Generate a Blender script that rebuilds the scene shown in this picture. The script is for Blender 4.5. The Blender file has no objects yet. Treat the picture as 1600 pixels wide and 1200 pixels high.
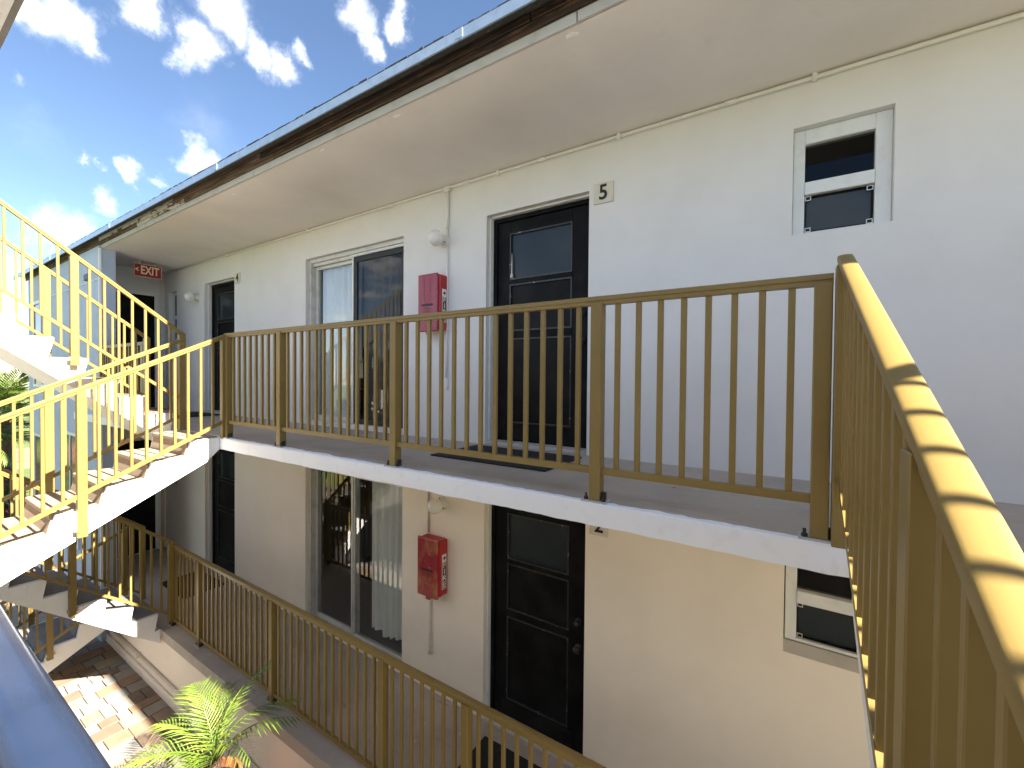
import bpy, bmesh, math, random
from mathutils import Vector, Matrix
random.seed(7)
R = math.radians
S = bpy.context.scene
COL = S.collection

# ------------------------------------------------------------------ camera
cam = bpy.data.cameras.new('camera')
cam.lens = 15.13
cam.sensor_width = 36.0
cam.clip_start = 0.02
cam.clip_end = 2000
co = bpy.data.objects.new('camera', cam)
COL.objects.link(co)
YAW, PITCH, ROLL = 0.5719, -0.0159, 0.0087
_r = Vector((math.cos(YAW), math.sin(YAW), 0)); _f = Vector((-math.sin(YAW), math.cos(YAW), 0)); _u = Vector((0, 0, 1))
_f2 = _f * math.cos(PITCH) + _u * math.sin(PITCH); _u2 = _u * math.cos(PITCH) - _f * math.sin(PITCH)
_r3 = _r * math.cos(ROLL) + _u2 * math.sin(ROLL); _u3 = _u2 * math.cos(ROLL) - _r * math.sin(ROLL)
CAM = Vector((0, -3.178, 0.6147))
m = Matrix((_r3, _u3, -_f2)).transposed().to_4x4(); m.translation = CAM
co.matrix_world = m
S.camera = co

# ------------------------------------------------------------------ light
SUN = Vector((1.183, 0.012, 1.0)).normalized()
EXPOSURE = 2.85
SKY_STRENGTH = 0.0375
sun = bpy.data.lights.new('sun', 'SUN'); sun.energy = 4.2; sun.angle = R(0.53); sun.color = (1.0, 0.93, 0.82)
so = bpy.data.objects.new('sun', sun); COL.objects.link(so)
so.rotation_euler = (-SUN).to_track_quat('-Z', 'Y').to_euler()
so.location = (8, -2, 9)
S.view_settings.view_transform = 'Standard'
S.view_settings.look = 'None'
S.view_settings.exposure = EXPOSURE
S.view_settings.gamma = 1.0
S.view_settings.use_curve_mapping = False
S.render.engine = 'CYCLES'
S.cycles.use_denoising = True
S.cycles.max_bounces = 12
S.cycles.diffuse_bounces = 7
S.cycles.glossy_bounces = 4
S.cycles.transparent_max_bounces = 12
S.cycles.caustics_reflective = False
S.cycles.caustics_refractive = False

W = bpy.data.worlds.new('World'); S.world = W; W.use_nodes = True
nt = W.node_tree; nt.nodes.clear()
def wn(t, **k):
    n = nt.nodes.new(t)
    for a, b in k.items(): setattr(n, a, b)
    return n
def wl(a, b): nt.links.new(a, b)
wout = wn('ShaderNodeOutputWorld'); wbg = wn('ShaderNodeBackground'); wl(wbg.outputs[0], wout.inputs[0])
sky = wn('ShaderNodeTexSky', sky_type='NISHITA'); sky.sun_disc = False
sky.sun_elevation = math.asin(SUN.z); sky.sun_rotation = math.atan2(SUN.x, SUN.y)
sky.air_density = 0.85; sky.dust_density = 0.0; sky.ozone_density = 2.2; sky.altitude = 10
tcw = wn('ShaderNodeTexCoord')
def pixdir(px, py):
    return (_f2 + _r3 * (px - 800) / 672.45 - _u3 * (py - 600) / 672.45).normalized()
nz = wn('ShaderNodeTexNoise'); nz.inputs['Scale'].default_value = 9.0; nz.inputs['Detail'].default_value = 9.0; nz.inputs['Roughness'].default_value = 0.62
wl(tcw.outputs['Generated'], nz.inputs['Vector'])
sub = wn('ShaderNodeVectorMath', operation='SUBTRACT'); wl(nz.outputs['Color'], sub.inputs[0]); sub.inputs[1].default_value = (0.5, 0.5, 0.5)
scl = wn('ShaderNodeVectorMath', operation='SCALE'); wl(sub.outputs[0], scl.inputs[0]); scl.inputs['Scale'].default_value = 0.14
addv = wn('ShaderNodeVectorMath', operation='ADD'); wl(tcw.outputs['Generated'], addv.inputs[0]); wl(scl.outputs[0], addv.inputs[1])
CLOUDS = [(70, 25, 60, 1), (130, 45, 50, 1), (20, -10, 60, 1), (210, 15, 42, .8), (300, 75, 46, 1), (350, 20, 55, 1), (400, 85, 40, 1), (445, 100, 34, .9), (480, 78, 20, .7),
          (560, 30, 46, 1), (575, 78, 32, .9), (630, 48, 30, .95), (115, 250, 20, .75), (148, 265, 14, .5), (205, 268, 27, .9), (250, 272, 16, .5), (300, 245, 34, .9), (325, 258, 24, .7),
          (160, 318, 28, .9), (95, 352, 44, .7), (130, 385, 40, .45), (35, 153, 18, .45), (60, 370, 40, .5), (20, 420, 60, .35), (310, 200, 70, .18), (60, 215, 60, .16)]
prev = None
for (px, py, rr, st) in CLOUDS:
    d = pixdir(px, py)
    c2 = 1.0 / math.sqrt(1 + ((px - 800) ** 2 + (py - 600) ** 2) / 672.45 ** 2)
    rad = rr / 672.45 * c2 ** 1.4 * 1.12
    dist = wn('ShaderNodeVectorMath', operation='DISTANCE'); wl(addv.outputs[0], dist.inputs[0]); dist.inputs[1].default_value = d
    mr = wn('ShaderNodeMapRange', interpolation_type='SMOOTHSTEP'); wl(dist.outputs['Value'], mr.inputs['Value'])
    mr.inputs['From Min'].default_value = rad * 1.05; mr.inputs['From Max'].default_value = rad * (0.22 if st > .4 else 0.05)
    mr.inputs['To Min'].default_value = 0; mr.inputs['To Max'].default_value = st
    if prev is None: prev = mr.outputs[0]
    else:
        mx = wn('ShaderNodeMath', operation='MAXIMUM'); wl(prev, mx.inputs[0]); wl(mr.outputs[0], mx.inputs[1]); prev = mx.outputs[0]
# the rest of the sky carries unseen scattered cumulus, made denser to add skylight
sep = wn('ShaderNodeSeparateXYZ'); wl(tcw.outputs['Generated'], sep.inputs[0])
zc = wn('ShaderNodeMath', operation='MAXIMUM'); wl(sep.outputs['Z'], zc.inputs[0]); zc.inputs[1].default_value = 0.06
comb = wn('ShaderNodeVectorMath', operation='DIVIDE'); wl(tcw.outputs['Generated'], comb.inputs[0])
cz = wn('ShaderNodeCombineXYZ'); [wl(zc.outputs[0], cz.inputs[i]) for i in range(3)]; wl(cz.outputs[0], comb.inputs[1])
n2 = wn('ShaderNodeTexNoise'); n2.inputs['Scale'].default_value = 1.6; n2.inputs['Detail'].default_value = 8; n2.inputs['Roughness'].default_value = 0.58
wl(comb.outputs[0], n2.inputs['Vector'])
m2 = wn('ShaderNodeMapRange', interpolation_type='SMOOTHSTEP'); wl(n2.outputs['Fac'], m2.inputs['Value'])
m2.inputs['From Min'].default_value = 0.47; m2.inputs['From Max'].default_value = 0.60
# keep the random field off the part of the sky whose clouds are laid out above
vd = wn('ShaderNodeVectorMath', operation='DISTANCE'); wl(tcw.outputs['Generated'], vd.inputs[0]); vd.inputs[1].default_value = pixdir(330, 180)
m3 = wn('ShaderNodeMapRange', interpolation_type='SMOOTHSTEP'); wl(vd.outputs['Value'], m3.inputs['Value']); m3.inputs['From Min'].default_value = 0.5; m3.inputs['From Max'].default_value = 0.75
mul = wn('ShaderNodeMath', operation='MULTIPLY'); wl(m2.outputs[0], mul.inputs[0]); wl(m3.outputs[0], mul.inputs[1])
mxa = wn('ShaderNodeMath', operation='MAXIMUM'); wl(prev, mxa.inputs[0]); wl(mul.outputs[0], mxa.inputs[1])
n3 = wn('ShaderNodeTexNoise'); n3.inputs['Scale'].default_value = 22; n3.inputs['Detail'].default_value = 6; wl(addv.outputs[0], n3.inputs['Vector'])
crmp = wn('ShaderNodeValToRGB'); wl(n3.outputs['Fac'], crmp.inputs[0])
CL = 8.4
crmp.color_ramp.elements[0].position = 0.35; crmp.color_ramp.elements[0].color = (0.50 * CL, 0.54 * CL, 0.61 * CL, 1)
crmp.color_ramp.elements[1].position = 0.6; crmp.color_ramp.elements[1].color = (1.0 * CL, 1.0 * CL, 1.02 * CL, 1)
mixc = wn('ShaderNodeMix', data_type='RGBA'); pw = wn('ShaderNodeMath', operation='POWER'); wl(mxa.outputs[0], pw.inputs[0]); pw.inputs[1].default_value = 1.5; wl(pw.outputs[0], mixc.inputs['Factor']); wl(sky.outputs[0], mixc.inputs['A']); wl(crmp.outputs[0], mixc.inputs['B'])
wl(mixc.outputs['Result'], wbg.inputs['Color']); wbg.inputs['Strength'].default_value = SKY_STRENGTH

# ------------------------------------------------------------------ materials
def mat(name, col, rough=0.6, metal=0.0, noise=None, bump=None, spec=0.5, extra=None):
    """noise=(scale, amount, col2, lo, hi); bump=(scale, strength, distance)"""
    M = bpy.data.materials.new(name); M.use_nodes = True
    t = M.node_tree; b = t.nodes['Principled BSDF']
    b.inputs['Base Color'].default_value = (*col, 1); b.inputs['Roughness'].default_value = rough
    b.inputs['Metallic'].default_value = metal; b.inputs['Specular IOR Level'].default_value = spec
    tc = t.nodes.new('ShaderNodeTexCoord')
    geo = t.nodes.new('ShaderNodeNewGeometry')
    pos = geo.outputs['Position']
    cur = None
    for nn in (noise or []):
        sc, col2, lo, hi = nn[:4]
        x = t.nodes.new('ShaderNodeTexNoise'); x.inputs['Detail'].default_value = 6; x.inputs['Roughness'].default_value = 0.6
        if isinstance(sc, tuple):
            mp = t.nodes.new('ShaderNodeMapping'); mp.inputs['Scale'].default_value = sc; t.links.new(pos, mp.inputs[0]); t.links.new(mp.outputs[0], x.inputs['Vector']); x.inputs['Scale'].default_value = 1
        else:
            t.links.new(pos, x.inputs['Vector']); x.inputs['Scale'].default_value = sc
        rmp = t.nodes.new('ShaderNodeMapRange'); t.links.new(x.outputs['Fac'], rmp.inputs[0]); rmp.inputs[1].default_value = lo; rmp.inputs[2].default_value = hi
        mx = t.nodes.new('ShaderNodeMix'); mx.data_type = 'RGBA'; t.links.new(rmp.outputs[0], mx.inputs['Factor'])
        if cur is None: mx.inputs['A'].default_value = (*col, 1)
        else: t.links.new(cur, mx.inputs['A'])
        mx.inputs['B'].default_value = (*col2, 1)
        cur = mx.outputs['Result']
    if cur is not None: t.links.new(cur, b.inputs['Base Color'])
    if bump:
        x = t.nodes.new('ShaderNodeTexNoise'); x.inputs['Detail'].default_value = 5
        if isinstance(bump[0], tuple):
            mp = t.nodes.new('ShaderNodeMapping'); mp.inputs['Scale'].default_value = bump[0]; t.links.new(pos, mp.inputs[0]); t.links.new(mp.outputs[0], x.inputs['Vector']); x.inputs['Scale'].default_value = 1
        else:
            t.links.new(pos, x.inputs['Vector']); x.inputs['Scale'].default_value = bump[0]
        bp = t.nodes.new('ShaderNodeBump'); bp.inputs['Strength'].default_value = bump[1]; bp.inputs['Distance'].default_value = bump[2]
        t.links.new(x.outputs['Fac'], bp.inputs['Height']); t.links.new(bp.outputs[0], b.inputs['Normal'])
    return M

M = {}
M['wall_up'] = mat('white_stucco', (.735, .73, .725), .75, noise=[(2.2, (.68, .675, .668), .45, .75), (30, (.64, .64, .64), .66, .8)], bump=(26, .08, .006))
M['wall_low'] = mat('bounce_tinted_stucco', (.88, .80, .695), .75, noise=[(1.8, (.82, .74, .64), .45, .75), (34, (.74, .665, .57), .66, .8)], bump=(26, .08, .006))  # warm light bounced off the sunny pavers is put into this stucco colour
M['wall_sky_tint'] = mat('sky_tinted_stucco', (.42, .50, .62), .75, noise=[(3, (.36, .43, .54), .4, .7)], bump=(24, .3, .012))  # white wall; the blue cast of skylight is mixed into its colour
M['soffit'] = mat('soffit_paint', (.79, .755, .725), .7, noise=[(1.2, (.71, .675, .645), .4, .7), (9, (.73, .69, .66), .58, .8)], bump=(30, .12, .006))
M['white'] = mat('white_paint', (.87, .87, .865), .55, noise=[(14, (.80, .795, .78), .55, .75), ((10, 10, 2), (.66, .63, .58), .64, .78), (60, (.55, .53, .5), .72, .8)], bump=(40, .2, .004))
M['trim'] = mat('aged_white_trim', (.47, .46, .44), .6, noise=[(7, (.38, .36, .33), .52, .7), (45, (.3, .26, .22), .70, .76)], bump=(50, .3, .003))
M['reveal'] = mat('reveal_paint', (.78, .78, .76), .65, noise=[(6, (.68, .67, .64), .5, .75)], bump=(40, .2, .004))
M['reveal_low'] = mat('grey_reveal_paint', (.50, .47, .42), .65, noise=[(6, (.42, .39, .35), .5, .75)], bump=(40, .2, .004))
M['floor'] = mat('walkway_coating', (.43, .38, .335), .7, noise=[(2.5, (.35, .305, .27), .42, .7), (11, (.50, .455, .41), .60, .72), ((3, 26, 20), (.24, .205, .18), .62, .74), (70, (.15, .13, .115), .69, .74)], bump=(60, .3, .003))
M['tread'] = mat('tan_step_coating', (.31, .235, .165), .85, noise=[(4, (.26, .19, .13), .4, .7), (120, (.37, .29, .215), .55, .75)], bump=(180, .5, .003))
M['step_grey'] = mat('grey_step_coating', (.20, .19, .19), .85, noise=[(5, (.15, .14, .14), .4, .7), (90, (.26, .25, .24), .6, .75)], bump=(120, .5, .003))
M['concrete_dark'] = mat('bare_concrete', (.30, .28, .26), .85, noise=[(5, (.22, .2, .19), .4, .7)], bump=(40, .4, .005))
M['gold'] = mat('gold_paint', (.245, .167, .049), .42, noise=[(3, (.218, .148, .043), .45, .7), (55, (.29, .202, .075), .66, .8), (38, (.10, .055, .025), .735, .76)], spec=.36, bump=(90, .08, .002))
M['black'] = mat('black_gloss_paint', (.006, .006, .0065), .45, spec=.10, noise=[(5, (.018, .018, .017), .45, .75), (75, (.30, .30, .28), .735, .77)], bump=(30, .25, .003))
M['black_panel'] = mat('black_panel_paint', (.005, .005, .0055), .40, spec=.13, noise=[(3, (.022, .021, .020), .40, .75), (58, (.22, .22, .2), .765, .79)], bump=(8, .2, .006))
M['bead'] = mat('worn_black_bead', (.03, .03, .03), .35, noise=[(30, (.40, .39, .36), .60, .72)])
M['pane_dark'] = mat('obscure_glass', (.018, .026, .030), .14, spec=.4, noise=[(2.5, (.026, .036, .040), .4, .7)], bump=(70, .06, .002))
M['alu'] = mat('aluminium_frame', (.66, .65, .61), .4, metal=.35, noise=[(8, (.52, .5, .46), .5, .75)])
M['alu_dark'] = mat('dark_screen_frame', (.012, .012, .013), .45)
M['frame_white'] = mat('white_window_frame', (.74, .76, .76), .45, noise=[(10, (.64, .66, .66), .5, .75)], bump=(50, .1, .003))
M['lamp_glass'] = mat('opal_glass', (.76, .74, .71), .25)
M['lamp_base'] = mat('lamp_base', (.70, .68, .64), .5)
M['red'] = mat('red_plastic', (.42, .012, .018), .35, noise=[(5, (.34, .01, .014), .45, .7)])
M['red_cover'] = mat('faded_red_cover', (.30, .028, .06), .22, noise=[((9, 9, 3), (.36, .075, .10), .42, .72), (12, (.42, .16, .16), .62, .8)], bump=(20, .1, .003))
M['red_cover_low'] = mat('translucent_red_cover', (.30, .03, .045), .2, noise=[((6, 6, 4), (.42, .17, .085), .46, .66), (16, (.5, .27, .17), .62, .78)], bump=(20, .1, .003))
M['sticker'] = mat('white_sticker', (.75, .73, .69), .5)
M['ink'] = mat('black_ink', (.012, .012, .012), .5)
M['cream'] = mat('cream_plaque', (.66, .62, .53), .55, noise=[(16, (.55, .51, .43), .5, .8)])
M['exit_red'] = mat('sign_red', (.24, .008, .008), .4)
M['exit_cream'] = mat('sign_letters', (.80, .66, .47), .5)
M['mat'] = mat('black_rubber', (.014, .014, .015), .9, noise=[(90, (.03, .03, .03), .5, .7), (120, (.3, .28, .25), .765, .79)], bump=(160, .6, .006))
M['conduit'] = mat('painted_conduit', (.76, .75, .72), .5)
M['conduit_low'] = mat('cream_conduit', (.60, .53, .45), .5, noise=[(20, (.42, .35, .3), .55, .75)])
M['galv'] = mat('galvanised_drip_edge', (.42, .52, .62), .38, metal=.6, noise=[(14, (.34, .43, .53), .45, .7)])
M['felt'] = mat('roofing_felt', (.06, .062, .06), .9, noise=[(30, (.28, .28, .27), .62, .72)], bump=(60, .8, .02))
M['wood'] = mat('weathered_fascia', (.034, .018, .011), .75, noise=[((1.1, 60, 60), (.125, .068, .038), .50, .62), ((4, 40, 40), (.010, .007, .006), .50, .60), ((2.2, 30, 30), (.20, .16, .13), .66, .74)], bump=((3, 80, 80), .8, .01))
M['wood_pale'] = mat('peeling_white_fascia', (.62, .63, .64), .7, noise=[((4, 18, 18), (.09, .055, .035), .55, .62)], bump=((3, 80, 80), .6, .008))
M['wood_mid'] = mat('faded_brown_fascia', (.15, .10, .075), .75, noise=[((2, 26, 26), (.05, .028, .018), .46, .62), ((3, 16, 16), (.33, .27, .23), .60, .70)], bump=((3, 80, 80), .7, .01))
M['steel'] = mat('bolt_steel', (.35, .33, .28), .4, metal=.7)
M['bolt_dark'] = mat('rusted_bolt', (.025, .022, .02), .6)
M['cap_sky_tint'] = mat('sky_tinted_gloss_handrail', (.020, .032, .066), .24, noise=[(9, (.016, .026, .054), .45, .7), (60, (.05, .055, .065), .70, .78)], bump=(45, .03, .002), spec=.4)  # blue of the reflected sky is put into the rail's grey base colour
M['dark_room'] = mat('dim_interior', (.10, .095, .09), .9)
M['curtain'] = mat('white_curtain', (.80, .80, .77), .9, noise=[(3, (.70, .70, .67), .4, .7)])
M['curtain_grey'] = mat('grey_curtain', (.34, .34, .34), .9)
M['terracotta'] = mat('terracotta', (.36, .12, .055), .75, noise=[(9, (.28, .09, .04), .45, .7)], bump=(40, .3, .004))
M['soil'] = mat('potting_soil', (.03, .022, .016), .95, bump=(60, 1, .02))
M['frond'] = mat('palm_leaf', (.10, .17, .016), .45, noise=[(7, (.17, .20, .025), .45, .7)])
M['frond_dark'] = mat('garden_palm_leaf', (.10, .15, .025), .5, noise=[(2, (.16, .19, .05), .45, .7)])
M['stem'] = mat('palm_stem', (.20, .19, .05), .6)
M['bark'] = mat('palm_bark', (.16, .09, .05), .9, noise=[(20, (.08, .05, .03), .45, .65)], bump=(40, 1, .02))
M['leaf'] = mat('shrub_leaf', (.06, .11, .025), .5, noise=[(3, (.11, .15, .035), .45, .7)])
M['flower'] = mat('red_blossom', (.45, .03, .06), .6)
M['grass'] = mat('lawn', (.09, .13, .03), .9, noise=[(1.5, (.14, .16, .05), .4, .7), (20, (.06, .09, .02), .5, .7)], bump=(30, 1, .05))
M['brickpath'] = mat('brick_path', (.34, .17, .10), .85, noise=[(4, (.26, .12, .07), .4, .7)])
M['deck'] = mat('deck_paint', (.52, .49, .45), .8, noise=[(3, (.46, .43, .39), .4, .7)])
M['grout'] = mat('sanded_joint', (.10, .085, .07), .95, noise=[(40, (.05, .042, .035), .45, .7)], bump=(80, .6, .01))
PAV = []
for i, c in enumerate([(.28, .245, .20), (.25, .235, .21), (.25, .165, .105), (.27, .20, .14), (.22, .21, .195), (.28, .235, .175), (.18, .13, .09)]):
    PAV.append(mat('concrete_paver', c, .85, noise=[(9, tuple(v * .78 for v in c), .42, .7), (70, tuple(v * .6 for v in c), .62, .8)], bump=(90, .5, .004)))
# window glass: clear with a true Fresnel reflection
def glass(name, tint, rough=0.0, boost=1.0):
    G = bpy.data.materials.new(name); G.use_nodes = True; t = G.node_tree; t.nodes.clear()
    o = t.nodes.new('ShaderNodeOutputMaterial'); mx = t.nodes.new('ShaderNodeMixShader'); fr = t.nodes.new('ShaderNodeFresnel'); fr.inputs[0].default_value = 1.6 * boost
    tr = t.nodes.new('ShaderNodeBsdfTransparent'); tr.inputs[0].default_value = (*tint, 1); gl = t.nodes.new('ShaderNodeBsdfGlossy'); gl.inputs['Roughness'].default_value = rough; gl.inputs[0].default_value = (1, 1, 1, 1)
    ge = t.nodes.new('ShaderNodeNewGeometry'); iv = t.nodes.new('ShaderNodeMath'); iv.operation = 'SUBTRACT'; iv.inputs[0].default_value = 1; t.links.new(ge.outputs['Backfacing'], iv.inputs[1])
    ml = t.nodes.new('ShaderNodeMath'); ml.operation = 'MULTIPLY'; t.links.new(fr.outputs[0], ml.inputs[0]); t.links.new(iv.outputs[0], ml.inputs[1]); t.links.new(ml.outputs[0], mx.inputs[0]); t.links.new(tr.outputs[0], mx.inputs[1]); t.links.new(gl.outputs[0], mx.inputs[2]); t.links.new(mx.outputs[0], o.inputs[0])
    return G
M['glass'] = glass('window_glass', (.93, .95, .95), .0, 1.25)
M['glass_dark'] = glass('screened_glass', (.62, .63, .63), .02, .84)

# ------------------------------------------------------------------ helpers
def link(o): COL.objects.link(o); return o
def tag(o, label=None, cat=None, group=None, kind=None):
    if label: o['label'] = label
    if cat: o['category'] = cat
    if group: o['group'] = group
    if kind: o['kind'] = kind
    return o
def root(name, label, cat, loc=(0, 0, 0), group=None):
    o = bpy.data.objects.new(name, None); o.empty_display_size = .1; o.location = loc
    link(o); return tag(o, label, cat, group)
def gl(o):  # location of a thing in the world (parents are unrotated)
    v = Vector(o.location)
    while o.parent: o = o.parent; v += Vector(o.location)
    return v
class MB:
    def __init__(s): s.bm = bmesh.new()
    def box(s, x0, x1, y0, y1, z0, z1, bev=0.0, seg=1):
        b = bmesh.new()
        v = [b.verts.new((x, y, z)) for z in (z0, z1) for y in (y0, y1) for x in (x0, x1)]
        for f in ((0, 2, 3, 1), (4, 5, 7, 6), (0, 1, 5, 4), (2, 6, 7, 3), (0, 4, 6, 2), (1, 3, 7, 5)): b.faces.new([v[i] for i in f])
        if bev: bmesh.ops.bevel(b, geom=list(b.edges), offset=bev, segments=seg, affect='EDGES', profile=.5)
        s.merge(b); return s
    def merge(s, b):
        me = bpy.data.meshes.new('tmp'); b.to_mesh(me); b.free(); s.bm.from_mesh(me); bpy.data.meshes.remove(me)
    def sweep(s, prof, p0, p1):
        """profile [(w,h)] carried from p0 to p1; w horizontal across the run, h plumb"""
        p0, p1 = Vector(p0), Vector(p1); d = p1 - p0; d.z = 0; d.normalize(); w = Vector((-d.y, d.x, 0))
        a = [s.bm.verts.new(p0 + w * q[0] + Vector((0, 0, q[1]))) for q in prof]
        c = [s.bm.verts.new(p1 + w * q[0] + Vector((0, 0, q[1]))) for q in prof]
        n = len(prof)
        for i in range(n): s.bm.faces.new((a[i], a[(i + 1) % n], c[(i + 1) % n], c[i]))
        s.bm.faces.new(a[::-1]); s.bm.faces.new(c); return s
    def tube(s, pts, r, n=10, cap=True):
        pts = [Vector(p) for p in pts]; rs = r if isinstance(r, (list, tuple)) else [r] * len(pts); rings = []
        for i, p in enumerate(pts):
            d = (pts[min(i + 1, len(pts) - 1)] - pts[max(i - 1, 0)]).normalized()
            a = d.orthogonal().normalized() if i == 0 else (prevu - d * prevu.dot(d)).normalized()
            prevu = a; b = d.cross(a)
            rings.append([s.bm.verts.new(p + (a * math.cos(2 * math.pi * k / n) + b * math.sin(2 * math.pi * k / n)) * rs[i]) for k in range(n)])
        for i in range(len(rings) - 1):
            for k in range(n): s.bm.faces.new((rings[i][k], rings[i][(k + 1) % n], rings[i + 1][(k + 1) % n], rings[i + 1][k]))
        if cap: s.bm.faces.new(rings[0][::-1]); s.bm.faces.new(rings[-1])
        return s
    def lathe(s, prof, c, axis='z', n=20):
        """prof [(r,t)] turned about an axis through c"""
        c = Vector(c); ax = {'z': Vector((0, 0, 1)), 'y': Vector((0, -1, 0)), 'x': Vector((1, 0, 0))}[axis]; a = ax.orthogonal().normalized(); b = ax.cross(a); rings = []
        for r, t in prof: rings.append([s.bm.verts.new(c + ax * t + (a * math.cos(2 * math.pi * k / n) + b * math.sin(2 * math.pi * k / n)) * max(r, 1e-4)) for k in range(n)])
        for i in range(len(rings) - 1):
            for k in range(n): s.bm.faces.new((rings[i][k], rings[i][(k + 1) % n], rings[i + 1][(k + 1) % n], rings[i + 1][k]))
        s.bm.faces.new(rings[0][::-1]); s.bm.faces.new(rings[-1]); return s
    def prism(s, poly, x0, x1, ax='x'):
        """poly [(y,z)] extruded over x"""
        f = lambda x, q: (x, q[0], q[1]) if ax == 'x' else (q[0], x, q[1])
        a = [s.bm.verts.new(f(x0, q)) for q in poly]; c = [s.bm.verts.new(f(x1, q)) for q in poly]; n = len(poly)
        for i in range(n): s.bm.faces.new((a[i], a[(i + 1) % n], c[(i + 1) % n], c[i]))
        s.bm.faces.new(a[::-1]); s.bm.faces.new(c); return s
    def quad(s, *p): s.bm.faces.new([s.bm.verts.new(q) for q in p]); return s
    def mesh(s, name, material, smooth=False, recalc=True):
        if recalc: bmesh.ops.recalc_face_normals(s.bm, faces=s.bm.faces)
        me = bpy.data.meshes.new(name); s.bm.to_mesh(me); s.bm.free()
        for mm in (material if isinstance(material, list) else [material]): me.materials.append(mm)
        if smooth: me.polygons.foreach_set('use_smooth', [True] * len(me.polygons))
        return me
    def obj(s, name, material, parent=None, smooth=False, loc=None, recalc=True):
        """world-space shape; becomes a child whose mesh sits relative to its parent"""
        if parent is not None: bmesh.ops.translate(s.bm, verts=s.bm.verts, vec=-gl(parent))
        o = link(bpy.data.objects.new(name, s.mesh(name, material, smooth, recalc))); o.parent = parent
        if loc is not None: o.location = loc
        return o
def inst(name, me, parent, world):
    o = link(bpy.data.objects.new(name, me)); o.parent = parent; o.location = Vector(world) - (gl(parent) if parent else Vector()); return o
def text(body, size, material, name, parent, world, rot, sx=1.0, ext=.0015, bold=0.0):
    cu = bpy.data.curves.new(name, 'FONT'); cu.body = body; cu.size = size; cu.extrude = ext; cu.align_x = 'CENTER'; cu.align_y = 'CENTER'; cu.offset = bold
    t = bpy.data.objects.new('t', cu); COL.objects.link(t)
    me = bpy.data.meshes.new_from_object(t.evaluated_get(bpy.context.evaluated_depsgraph_get())); bpy.data.objects.remove(t)
    me.transform(Matrix.Rotation(0, 4, 'X') @ Matrix.Diagonal((sx, 1, 1, 1))); me.transform(rot.to_4x4()); me.materials.clear(); me.materials.append(material)
    o = link(bpy.data.objects.new(name, me)); o.parent = parent; o.location = Vector(world) - (gl(parent) if parent else Vector()); return o
FACE_Y = Matrix.Rotation(R(90), 3, 'X')                                   # reads on a wall facing -y
FACE_X = Matrix.Rotation(R(90), 3, 'Z') @ Matrix.Rotation(R(90), 3, 'X')  # reads on a face looking to +x

Z1, Z2 = 0.0, -2.55          # floors of the two galleries
CEIL = 2.445
GROUND = -3.35
MID, TOP = -0.93, 1.504      # floors of the building across the court
EDGE = -1.198

# ------------------------------------------------------------------ ground
g = MB(); g.box(-160, 120, -120, 160, GROUND - .6, GROUND - .05)
tag(g.obj('ground', M['grass']), 'open lawn and ground round the apartment court', 'ground', kind='structure')
cy = MB(); cy.box(-14, 6, -8, 8, GROUND - .3, GROUND - .035)
court = tag(cy.obj('courtyard', M['grout']), 'narrow paved court between the two apartment buildings', 'courtyard', kind='structure')
# pavers: coursed random lengths
pv = 0; cache = {}; x = -8.75
while x < -3.7 and pv < 292:
    w = random.choice((.16, .21, .21, .105, .26)); y = -1.10 + random.uniform(0, .05)
    while y > -2.6 and pv < 292:
        L = random.choice((.16, .21, .21, .32, .11)); key = (L, w)
        if key not in cache:
            q = MB(); q.box(.003, w - .003, .003, L - .003, -.05, 0, .005); base = q.mesh('paver', PAV[0]); cache[key] = [base]
            for mm in PAV[1:]:
                c = base.copy(); c.materials.clear(); c.materials.append(mm); cache[key].append(c)
        o = inst('paver', random.choice(cache[key]), court, (x, y - L, GROUND + random.uniform(-.005, .004))); pv += 1
        o.rotation_euler = (random.uniform(-.012, .012), random.uniform(-.012, .012), random.uniform(-.008, .008)); y -= L
    x += w
g = MB(); y = -2.97
xend = x
for (x0, x1, ya, yb) in ((-13.5, -8.78, -3.0, -1.0), (xend + .004, 5.5, -3.0, -1.1)):
    yy = yb
    while yy > ya:
        x = x0
        while x < x1:
            L = random.choice((.21, .32, .26)); g.box(x + .003, x + L - .003, yy - .2, yy - .005, GROUND - .05, GROUND + random.uniform(-.004, .002)); x += L
        yy -= .205
tag(g.obj('paving', PAV[0], court), kind='stuff')
pth = MB(); pth.box(-34, -27, -14, 30, GROUND - .06, GROUND - .02); tag(pth.obj('garden_path', M['brickpath']), 'orange brick path crossing the lawn far left', 'path', kind='structure')

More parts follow.
